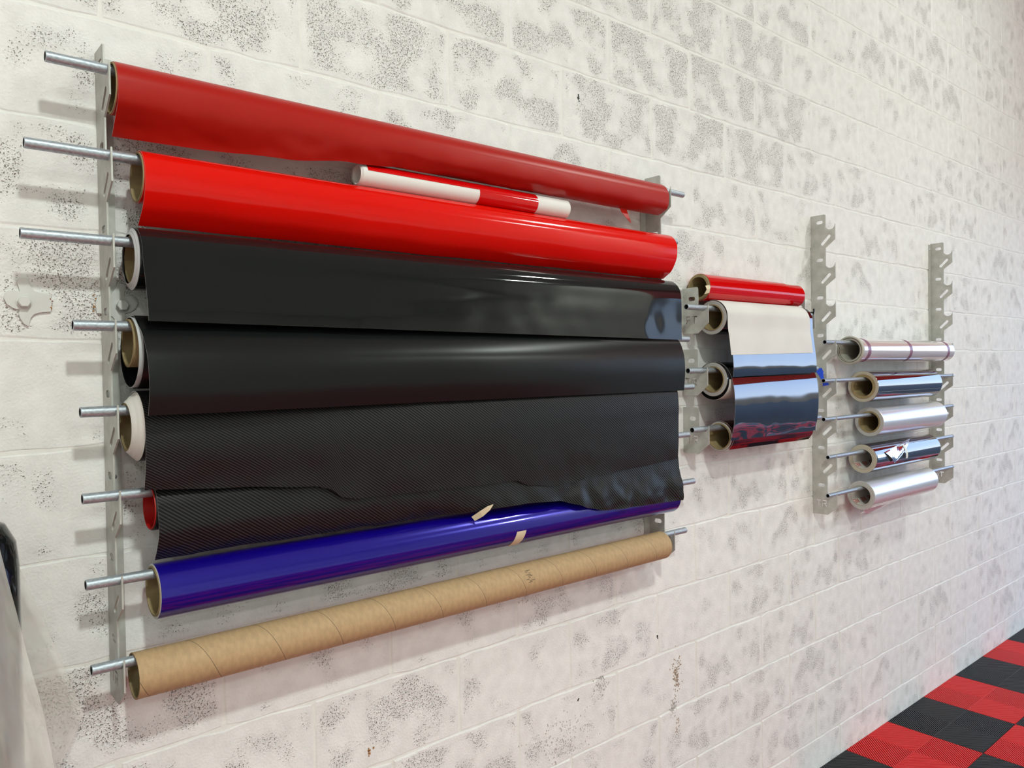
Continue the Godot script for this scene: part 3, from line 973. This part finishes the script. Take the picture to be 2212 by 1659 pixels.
	for q in [[0.393, -0.339], [0.534, -0.336], [0.727, -0.337], [1.087, -0.338], [1.278, -0.338], [1.391, -0.345], [1.45, -0.362], [1.495, -0.378], [1.56, -0.392], [1.625, -0.396], [1.898, -0.404]]: bot6.append(Vector2(q[0], q[1]))
	sheet("loose_sheet", o, [[0.402, arc(zc, y, 0.0436, 120, 0, 8) + [Vector2(0.1275, -0.2825), Vector2(0.117, -0.309), Vector2(0.104, -0.3286), Vector2(0.096, -0.339), Vector2(0.092, -0.345)]], [1.0, arc(zc, y, 0.0436, 120, 0, 8) + [Vector2(0.1285, -0.2825), Vector2(0.124, -0.309), Vector2(0.116, -0.327), Vector2(0.109, -0.3385), Vector2(0.104, -0.348)]], [1.35, arc(zc, y, 0.0436, 120, 0, 8) + [Vector2(0.13, -0.2825), Vector2(0.1345, -0.315), Vector2(0.1395, -0.345), Vector2(0.1415, -0.38), Vector2(0.141, -0.43)]], [1.9, arc(zc, y, 0.0436, 120, 0, 8) + [Vector2(0.131, -0.29), Vector2(0.1365, -0.33), Vector2(0.142, -0.364), Vector2(0.1425, -0.404), Vector2(0.141, -0.43)]]], 130, 48, bot6, M.carbon, M.liner_white, 0.010, 11.0, 25, 0.0008, 0.45, 1.22)
	# 7 blue
	y = rod_y(6) - (0.0425 - ROD_R) + 0.0004
	o = roll("vinyl_roll", "metallic deep blue wide vinyl roll with masking tape tabs", "vinyl roll", g, 0.4026, 1.908, y, zc, 0.0425, 0.003, 0.0510, {"film": M.blue, "end": M.wind_white, "core": M.core})
	strip("tape_tab", o, [Vector3(1.118, -0.358, 0.119), Vector3(1.132, -0.346, 0.133), Vector3(1.148, -0.333, 0.142), Vector3(1.160, -0.325, 0.145)], Vector3(0.6, -0.75, 0.1).normalized(), [0.014, 0.016, 0.012, 0.001], M.tape)
	wrap_patch("tape_tab", o, 0.835, 0.866, 0.0516, -66, -8, M.tape, 0.008)
	# 8 cardboard tube
	y = rod_y(7) - (0.0385 - ROD_R) + 0.0004
	o = roll("cardboard_tube", "empty brown spiral cardboard tube on the lowest rod", "tube", g, 0.365, 1.873, y, zc, 0.0385, 0.0034, 0.0419, {"film": M.board, "end": M.core, "core": M.board, "inside": M.core, "core_out": 0.0})
	for k in 9:
		var a := 4.0 + k * 5.2
		var wv := sin(k * 2.3)
		wrap_patch("ink_mark", o, 0.925 + wv * 0.004, 0.925 + wv * 0.004 + 0.012 + 0.006 * sin(k * 1.7), 0.0423, a, a + 1.6, M.ink, 0.003 * wv)
	# the small loose roll between the red rolls
	y = rod_y(1) - (0.042 - ROD_R) + 0.0004 + 0.0475 + 0.0272
	o = roll("vinyl_roll", "short red and white film roll lying between the two wide red rolls", "vinyl roll", g, 0.846, 1.48, y, 0.078, 0.0205, 0.0008, 0.0252, {"film": M.liner_white, "end": M.liner_white, "core": M.liner_white, "cone": 0.004})
	wrap_patch("red_film", o, 0.012, 0.515, 0.0259, 14, 150, M.red_deep)
	wrap_patch("red_film", o, 0.322, 0.515, 0.0259, -120, 14, M.red_deep)

func middle_rack() -> void:
	var ty := [0.2033, -0.0010, -0.1921]
	var xl := [2.101, 2.094, 2.098]
	var xr := [2.779, 2.774, 2.783]
	var lab := ["beside the red roll and white paper", "at the middle of the column of three", "at the foot of the column of three"]
	for k in 3:
		var t: float = ty[k]
		rack("rack_bracket", "small grey hook bracket cut with letters, " + lab[k], "bracket", "", xl[k], [t], t + 0.0594, t - 0.0925, -1 if k == 0 else 1, k == 0)
		rack("rack_bracket", "small grey hook bracket behind the right ends, " + ["level with the white paper", "level with the chrome film's fold", "level with the lowest maroon roll"][k], "bracket", "", xr[k], [t], t + 0.0594, t - 0.0925, -1, true)
	var ends := [[2.0117, 2.80], [2.0166, 2.826], [2.0349, 2.8484]]
	for k in 3: rod("galvanised steel rod through the " + ["roll with the white paper", "roll with the hanging chrome sheet", "lowest maroon chrome roll"][k], "rods of the middle brackets", ends[k][0], ends[k][1], ty[k] - 0.0105)
	var zc := ROD_Z
	# roll 1: white backing paper over dark chrome
	var y: float = ty[0] - 0.0105 - (0.040 - ROD_R) + 0.0004
	var o := roll("vinyl_roll", "chrome film roll with white backing paper hanging over it", "vinyl roll", "", 2.15, 2.69, y, zc, 0.040, 0.003, 0.0565, {"film": M.dark_chrome, "end": M.wind_grey, "core": M.core})
	sheet("film_sheet", o, [[2.165, arc(zc, y, 0.0572, 120, 10, 9) + [Vector2(0.1388, 0.13), Vector2(0.143, 0.09), Vector2(0.149, 0.04), Vector2(0.1515, 0.01), Vector2(0.151, -0.015), Vector2(0.1485, -0.034)]], [2.695, arc(zc, y, 0.0572, 120, 10, 9) + [Vector2(0.1388, 0.13), Vector2(0.143, 0.09), Vector2(0.149, 0.04), Vector2(0.1518, 0.01), Vector2(0.1518, -0.012), Vector2(0.150, -0.027)]]], 40, 40, [], M.dark_chrome, M.liner_grey, 0.0012, 5.0, 31, 0.0006, 0.45)
	sheet("backing_paper", o, [[2.152, arc(zc, y, 0.0585, 100, 10, 9) + [Vector2(0.1402, 0.13), Vector2(0.1440, 0.104), Vector2(0.1475, 0.077), Vector2(0.1515, 0.0376)]], [2.672, arc(zc, y, 0.0585, 100, 10, 9) + [Vector2(0.1402, 0.13), Vector2(0.1440, 0.104), Vector2(0.1468, 0.083), Vector2(0.151, 0.0458)]]], 24, 36, [], M.paper, M.paper, 0.001, 6.0, 33, 0.0006, 0.4)
	# roll 2
	y = ty[1] - 0.0105 - (0.040 - ROD_R) + 0.0004
	o = roll("vinyl_roll", "chrome film roll with loose turns and a mirror sheet hanging down", "vinyl roll", "", 2.151, 2.70, y, zc, 0.040, 0.003, 0.0563, {"film": M.dark_chrome, "end": M.wind_grey, "core": M.core})
	for k in 3: loose_turn(o, 2.153 + 0.004 * k, 2.69, zc, y + 0.0567 + 0.0003 * k, 0.058 + 0.0024 * k, 0.058 + 0.0012 * k, M.dark_chrome, M.liner_white if k == 2 else M.black_edge, -0.0025 - 0.002 * k, -0.0025 - 0.0014 * k)
	sheet("film_sheet", o, [[2.165, arc(zc, y, 0.0578, 120, 32, 9) + [Vector2(0.1372, -0.022), Vector2(0.144, -0.038), Vector2(0.1505, -0.060), Vector2(0.154, -0.085), Vector2(0.1555, -0.12), Vector2(0.155, -0.155), Vector2(0.149, -0.2), Vector2(0.142, -0.228), Vector2(0.137, -0.243)]], [2.702, arc(zc, y, 0.0578, 120, 32, 9) + [Vector2(0.1372, -0.020), Vector2(0.144, -0.036), Vector2(0.150, -0.056), Vector2(0.1535, -0.08), Vector2(0.155, -0.11), Vector2(0.1545, -0.15), Vector2(0.149, -0.2), Vector2(0.142, -0.228), Vector2(0.141, -0.241)]]], 60, 48, [], M.dark_chrome, M.liner_grey, 0.0022, 4.5, 38, 0.0006, 0.35)
	# roll 3
	y = ty[2] - 0.0105 - (0.0405 - ROD_R) + 0.0004
	o = roll("vinyl_roll", "maroon chrome film roll, lowest of the three in the middle", "vinyl roll", "", 2.183, 2.70, y, zc, 0.0405, 0.0035, 0.0505, {"film": M.maroon_chrome, "end": M.wind_grey, "core": M.core})
	sheet("film_sheet", o, [[2.19, arc(zc, y, 0.0513, 110, -45, 10) + [Vector2(0.113, -0.276)]], [2.705, arc(zc, y, 0.0513, 110, -45, 10) + [Vector2(0.112, -0.276)]]], 30, 26, [], M.maroon_chrome, M.liner_white, 0.0007, 6.0, 44, 0.0006, 0.3)
	# the red roll lying on top of the first one, against the wall
	y = 0.2645
	o = roll("vinyl_roll", "glossy red film roll lying against the wall on the papered roll", "vinyl roll", "", 2.128, 2.622, y, 0.0472, 0.034, 0.008, 0.0452, {"film": M.red_deep, "end": M.core, "core": M.core, "core_out": 0.006})
	var mb := MB.new()
	mb.rev([Vector2(0.494, 0.0424), Vector2(0.602, 0.0424), Vector2(0.602, 0.034)], 48)
	part("inner_turns", o, mb, M.red_deep)
	strip("masking_tape", o, [Vector3(2.122, 0.268, 0.088), Vector3(2.116, 0.254, 0.0925), Vector3(2.112, 0.24, 0.089)], Vector3(0.95, 0.2, 0.1).normalized(), [0.03, 0.016, 0.024], M.tape)
	# clip on the end of the first rod
	o = thing("spring_clip", "small black wire clip on the rod by the white paper", "clip", Vector3(2.792, H + ty[0] - 0.0105, ROD_Z))
	mb = MB.new()
	mb.rev([Vector2(-0.004, 0.0100), Vector2(-0.004, 0.0128), Vector2(0.004, 0.0128), Vector2(0.004, 0.0100)], 20)
	part("ring", o, mb, M.clip)
	mb = MB.new()
	mb.box(Vector3(-0.003, 0.008, 0.008), Vector3(0.003, 0.024, 0.012))
	mb.box(Vector3(-0.003, -0.024, 0.008), Vector3(0.003, -0.008, 0.013))
	part("arm", o, mb, M.clip)

func short_rack() -> void:
	var tips := []
	for k in 8: tips.append(0.557 - 0.152 * k)
	rack("rack_upright", "grey steel hook upright with three empty hooks above blue tape", "rack", "", 2.9423, tips, 0.6, -0.6, 1, false)
	rack("rack_upright", "grey steel hook upright at the far end of the short rolls", "rack", "", 4.1147, tips, 0.6, -0.6, -1, true)
	var xs := [[2.8916, 4.158], [2.8793, 4.1642], [2.8781, 4.1622], [2.9086, 4.1602], [2.9061, 4.1614]]
	var what := ["clear wrapped roll", "upper black chrome roll", "silver roll between the black ones", "black chrome roll with the peeled corner", "lowest silver roll"]
	for k in 5: rod("thin steel rod through the " + what[k], "rods of the short rack", xs[k][0], xs[k][1], tips[k + 3] - 0.0105, 0.0088)
	var yy := func(k: int, rin: float) -> float: return tips[k + 3] - 0.0105 - (rin - 0.0088) + 0.0004
	var zc := ROD_Z
	var o := roll("film_roll", "clear plastic wrapped film roll with violet tape bands, topmost of five", "film roll", "", 3.10, 4.06, yy.call(0, 0.0405), zc, 0.0405, 0.004, 0.0495, {"film": M.clear_wrap, "end": M.core_grey, "core": M.core_grey, "rings": true})
	for e in [0.055, 0.455, 0.875]: wrap_patch("tape_band", o, e, e + 0.028, 0.0501, -75, 95, M.band)
	var mb := MB.new()
	mb.rev([Vector2(-0.008, 0.0525), Vector2(-0.008, 0.0575), Vector2(-0.002, 0.0585), Vector2(0.006, 0.0575), Vector2(0.006, 0.05)], 56, 1.0, true)
	part("end_ring", o, mb, M.core_grey)
	o = roll("film_roll", "black chrome film roll with an even end under the clear wrapped roll", "film roll", "", 3.211, 3.865, yy.call(1, 0.0405), zc, 0.0405, 0.011, 0.0655, {"film": M.black_chrome, "end": M.wind_tan, "core": M.core})
	sheet("loose_edge", o, [[3.216, arc(zc, yy.call(1, 0.0405), 0.0662, -20, -110, 10)], [3.86, arc(zc, yy.call(1, 0.0405), 0.0662, -20, -80, 10)]], 16, 14, [], M.black_chrome, M.liner_grey, 0.001, 9.0, 52)
	roll("film_roll", "silver white film roll between the two black chrome rolls", "film roll", "", 3.265, 3.935, yy.call(2, 0.0400), zc, 0.0400, 0.006, 0.0618, {"film": M.silver, "end": M.wind_grey, "core": M.core})
	o = roll("film_roll", "black chrome film roll with a peeled silver corner and white tape", "film roll", "", 3.203, 3.855, yy.call(3, 0.0400), zc, 0.0400, 0.0025, 0.0606, {"film": M.black_chrome, "end": M.wind_tan, "core": M.core_grey, "inside": M.core_print})
	peeled_corner(o, 0.0606)
	o = roll("film_roll", "silver white film roll with a loose corner, lowest of the five", "film roll", "", 3.186, 3.83, yy.call(4, 0.0400), zc, 0.0400, 0.0025, 0.0592, {"film": M.silver, "end": M.wind_grey, "core": M.core_grey, "inside": M.core_print})
	var y5: float = yy.call(4, 0.0400)
	sheet("loose_corner", o, [[3.195, arc(zc, y5, 0.0598, -40, -80, 6) + [Vector2(0.085, y5 - 0.07), Vector2(0.073, y5 - 0.077)]], [3.25, arc(zc, y5, 0.0598, -40, -80, 6) + [Vector2(0.085, y5 - 0.074), Vector2(0.076, y5 - 0.088)]], [3.55, arc(zc, y5, 0.0598, -40, -80, 6) + [Vector2(0.085, y5 - 0.063), Vector2(0.076, y5 - 0.066)]]], 20, 16, [], M.silver, M.liner_white, 0.0008, 8.0, 61)
	# blue tape hanging off the upright
	o = thing("blue_tape", "twisted strip of blue masking tape hanging on the upright", "tape", Vector3(2.86, H - 0.05, ROD_Z))
	var b := ROD_Z
	strip("ribbon", o, [Vector3(2.9385, -0.012, 0.035), Vector3(2.937, -0.026, 0.037), Vector3(2.933, -0.045, 0.045), Vector3(2.925, -0.065, 0.06), Vector3(2.91, -0.080, 0.072), Vector3(2.897, -0.0805, 0.0815), Vector3(2.8925, -0.071, 0.0835)], Vector3(0.35, 0.2, 0.92).normalized(), [0.034, 0.027, 0.014, 0.012, 0.016, 0.024, 0.019], M.tape_blue, 0.0006)

func peeled_corner(o: Node3D, R: float) -> void:
	# a corner of the outer turn folded down: a bright triangle that stands off the roll, and a tape holding it
	var mb := MB.new()
	var nb := MB.new()
	var n := 12
	for k in n:
		for j in n:
			var f := func(a: int, c: int) -> Vector3:
				var u := float(a) / n
				var w := float(c) / n
				var x := lerpf(lerpf(0.075, 0.15, w), lerpf(0.40, 0.154, w), u)
				var ang := deg_to_rad(lerpf(lerpf(24, 66, u), -22, w))
				var r := R + 0.002 + 0.009 * w * (1.0 - 0.4 * u) + 0.001 * sin(u * 9.0 + w * 4.0)
				return Vector3(x, sin(ang) * r, cos(ang) * r)
			var A: Vector3 = f.call(k, j)
			var B: Vector3 = f.call(k + 1, j)
			var C: Vector3 = f.call(k + 1, j + 1)
			var D: Vector3 = f.call(k, j + 1)
			mb.flat(A, B, C, D, Vector3(0, 0.3, 1))
			nb.flat(A - Vector3(0, 0, 0.0006), B - Vector3(0, 0, 0.0006), C - Vector3(0, 0, 0.0006), D - Vector3(0, 0, 0.0006), Vector3(0, -0.3, -1))
	part("peeled_corner", o, [mb, nb], [M.mirror, M.liner_white], "bright silver corner folded off the roll")
	wrap_patch("tape", o, 0.262, 0.282, R + 0.0065, -14, 40, M.tape_white, -0.004)
	wrap_patch("tape", o, 0.005, 0.075, R + 0.0012, -2, 18, M.mirror, 0.0)

func wall_fittings() -> void:
	# two painted iron plates left on the wall, each with a bolt
	var px := func(a: Array) -> Array:
		var out := []
		for p in a: out.append(Vector2(0.2168 + (p[0] - 45.0) * 0.000683, 0.1353 - (p[1] - 650.0) * 0.000865))
		return out
	var shape: Array = px.call([[7, 645], [10, 636], [18, 630], [42, 631], [41, 624], [36, 612], [40, 606], [58, 602], [61, 612], [68, 622], [76, 630], [110, 635], [113, 652], [111, 670], [84, 673], [72, 677], [65, 685], [61, 696], [60, 702], [50, 697], [42, 686], [39, 678], [41, 668], [28, 666], [14, 658]])
	var o := thing("wall_plate", "white painted iron plate with curved arms bolted to the wall", "plate", Vector3(0.2168, H + 0.1353, 0))
	part("plate", o, slab(shape, 0.0, 0.005, o.position), M.zinc)
	bolt(o, Vector3(0.2205, 0.1335, 0.005))
	rust_edge(o, Vector2(0.2635, 0.152), Vector2(0.2655, 0.121))
	var sh2 := []
	for p in shape: sh2.append(Vector2(0.381 - (p.x - 0.2168), p.y + 0.002 * 0))
	o = thing("wall_plate", "white painted iron plate half hidden behind the left upright", "plate", Vector3(0.381, H + 0.1353, 0))
	part("plate", o, slab(sh2, 0.0, 0.005, o.position), M.zinc)
	bolt(o, Vector3(0.379, 0.1335, 0.005))
	rust_edge(o, Vector2(0.3345, 0.152), Vector2(0.3325, 0.121))
	# scuffs where the paint has rubbed off to the brown of the block: clusters of small flecks; and a rusty flake
	var w := get_node("wall_back")
	scuff(w, Vector2(2.044, -1.02), Vector2(0.022, 0.055), 130, M.brown_smear, 1)
	scuff(w, Vector2(2.028, -1.125), Vector2(0.018, 0.035), 70, M.grey_smear, 2)
	scuff(w, Vector2(2.048, -1.19), Vector2(0.012, 0.04), 40, M.brown_smear, 3)
	scuff(w, Vector2(1.52, -1.06), Vector2(0.13, 0.06), 170, M.grey_smear, 4)
	scuff(w, Vector2(1.68, -0.955), Vector2(0.035, 0.03), 60, M.grey_smear, 5)
	scuff(w, Vector2(1.38, -0.62), Vector2(0.03, 0.02), 14, M.grey_smear, 6)
	scuff(w, Vector2(0.891, -0.8935), Vector2(0.009, 0.007), 9, M.rust, 7)
	scuff(w, Vector2(1.584, -0.972), Vector2(0.003, 0.005), 6, M.clip, 8)
	scuff(w, Vector2(1.95, -0.873), Vector2(0.003, 0.008), 6, M.clip, 9)
	scuff(w, Vector2(1.62, 0.79), Vector2(0.003, 0.012), 8, M.clip, 10)

func scuff(w: Node3D, at: Vector2, half: Vector2, n: int, m: Material, sd: int) -> void:
	var rng := RandomNumberGenerator.new()
	rng.seed = 500 + sd
	var mb := MB.new()
	for k in n:
		var c := at + Vector2(rng.randfn(0, 0.5) * half.x, rng.randfn(0, 0.5) * half.y)
		var rr := rng.randf_range(0.0008, 0.0024) if n > 20 else rng.randf_range(0.0015, 0.003)
		var p := []
		for j in 6: p.append(c + Vector2(cos(TAU * j / 6.0) * rr * rng.randf_range(0.4, 1.0), sin(TAU * j / 6.0) * rr * rng.randf_range(0.8, 1.5)))
		var s := slab(p, -0.002, 0.0009, Vector3.ZERO)
		var q := mb.v.size()
		mb.v.append_array(s.v); mb.n.append_array(s.n); mb.t.append_array(s.t)
		for j in s.i: mb.i.append(j + q)
	part("scuff_marks", w, mb, m).set_meta("kind", "stuff")

func bolt(o: Node3D, at: Vector3) -> void:
	var mb := MB.new()
	mb.rev([Vector2(0.0, 0.0125), Vector2(0.0015, 0.0125), Vector2(0.0015, 0.0005)], 20)
	var w := part("washer", o, mb, M.zinc)
	w.rotation.y = -PI / 2
	w.position = at + Vector3(0, H, 0) - o.position
	mb = MB.new()
	mb.rev([Vector2(0.0015, 0.0105), Vector2(0.010, 0.0105), Vector2(0.0115, 0.009), Vector2(0.0115, 0.0)], 6)
	part("bolt_head", w, mb, M.zinc)

func rust_edge(o: Node3D, a: Vector2, b: Vector2) -> void:
	var rng := RandomNumberGenerator.new()
	rng.seed = int(a.x * 10000)
	var mb := MB.new()
	for k in 9:
		var c := a.lerp(b, rng.randf()) + Vector2(rng.randf_range(-0.003, 0.0005), 0)
		var r := rng.randf_range(0.0006, 0.0018)
		var p := []
		for j in 7: p.append(c + Vector2.from_angle(TAU * j / 7.0) * r * rng.randf_range(0.6, 1.2))
		var s := slab(p, 0.0045, 0.0054, o.position)
		var q := mb.v.size()
		mb.v.append_array(s.v); mb.n.append_array(s.n); mb.t.append_array(s.t)
		for j in s.i: mb.i.append(j + q)
	part("rust_spots", o, mb, M.rust).set_meta("kind", "stuff")

func standing_roll() -> void:
	# a dark roll stood on the floor at the left, in a milky plastic bag that spreads to the right
	var o := thing("black_roll", "black film roll standing on the floor inside the plastic bag", "vinyl roll", Vector3(0.1, 0, 0.14))
	var mb := MB.new()
	mb.rev([Vector2(0.0, 0.0), Vector2(0.0, 0.086), Vector2(1.36, 0.086), Vector2(1.40, 0.082), Vector2(1.428, 0.068), Vector2(1.44, 0.045), Vector2(1.443, 0.0)].map(func(p): return Vector2(p.x, p.y)), 48, 1.0, true)
	var b := part("film", o, mb, M.black_gloss)
	b.rotation.z = PI / 2
	o = thing("plastic_bag", "milky plastic bag draped round the black roll by the left upright", "plastic bag", Vector3(0.15, 0, 0.15))
	var nz := noise(81, 5.0, 3)
	var panel := func(called: String, edge: Array, left: float, z0: float, amp: float, ybottom: float, sd: float) -> void:
		var m := MB.new()
		var nu := 26
		var nv := 60
		var ytop: float = edge[0].y
		var f := func(i: int, j: int) -> Vector3:
			var y := lerpf(ytop, ybottom, float(j) / nv)
			var u := float(i) / nu
			var xr := 0.0
			for k in edge.size() - 1:
				if y <= edge[k].y: xr = lerpf(edge[k].x, edge[k + 1].x, clampf((edge[k].y - y) / (edge[k].y - edge[k + 1].y), 0, 1))
			var x := lerpf(left, xr, u)
			var z := z0 + amp * nz.get_noise_3d(x * 5.0, y * 0.9, sd) + amp * 0.35 * nz.get_noise_3d(x * 14.0, y * 5.0, sd + 9.0) + 0.03 * sin(u * PI) * (1.0 if z0 > 0.1 else 0.0)
			return Vector3(x, y + H, z) - o.position
		for i in nu:
			for j in nv:
				var A: Vector3 = f.call(i, j)
				var B: Vector3 = f.call(i + 1, j)
				var C: Vector3 = f.call(i + 1, j + 1)
				var D: Vector3 = f.call(i, j + 1)
				var nn := []
				for c in [[i, j], [i + 1, j], [i + 1, j + 1], [i, j + 1]]:
					var a: Vector3 = f.call(c[0] + 1, c[1]) - f.call(c[0] - 1, c[1])
					var dn: Vector3 = f.call(c[0], c[1] + 1) - f.call(c[0], c[1] - 1)
					var q := a.cross(dn).normalized()
					nn.append(q if q.z > 0 else -q)
				m.tri(A, B, C, nn[0], nn[1], nn[2])
				m.tri(A, C, D, nn[0], nn[2], nn[3])
		part(called, o, m, M.plastic)
	panel.call("rear_panel", [Vector2(0.16, -0.262), Vector2(0.19, -0.30), Vector2(0.235, -0.432), Vector2(0.268, -0.53), Vector2(0.292, -0.612), Vector2(0.27, -0.66), Vector2(0.25, -0.70), Vector2(0.245, -1.0), Vector2(0.25, -1.655)], 0.0, 0.028, 0.012, -1.655, 0.0)
	panel.call("front_panel", [Vector2(0.13, -0.2), Vector2(0.147, -0.246), Vector2(0.167, -0.352), Vector2(0.199, -0.52), Vector2(0.209, -0.594), Vector2(0.225, -0.86), Vector2(0.235, -1.655)], 0.0, 0.252, 0.02, -1.655, 40.0)
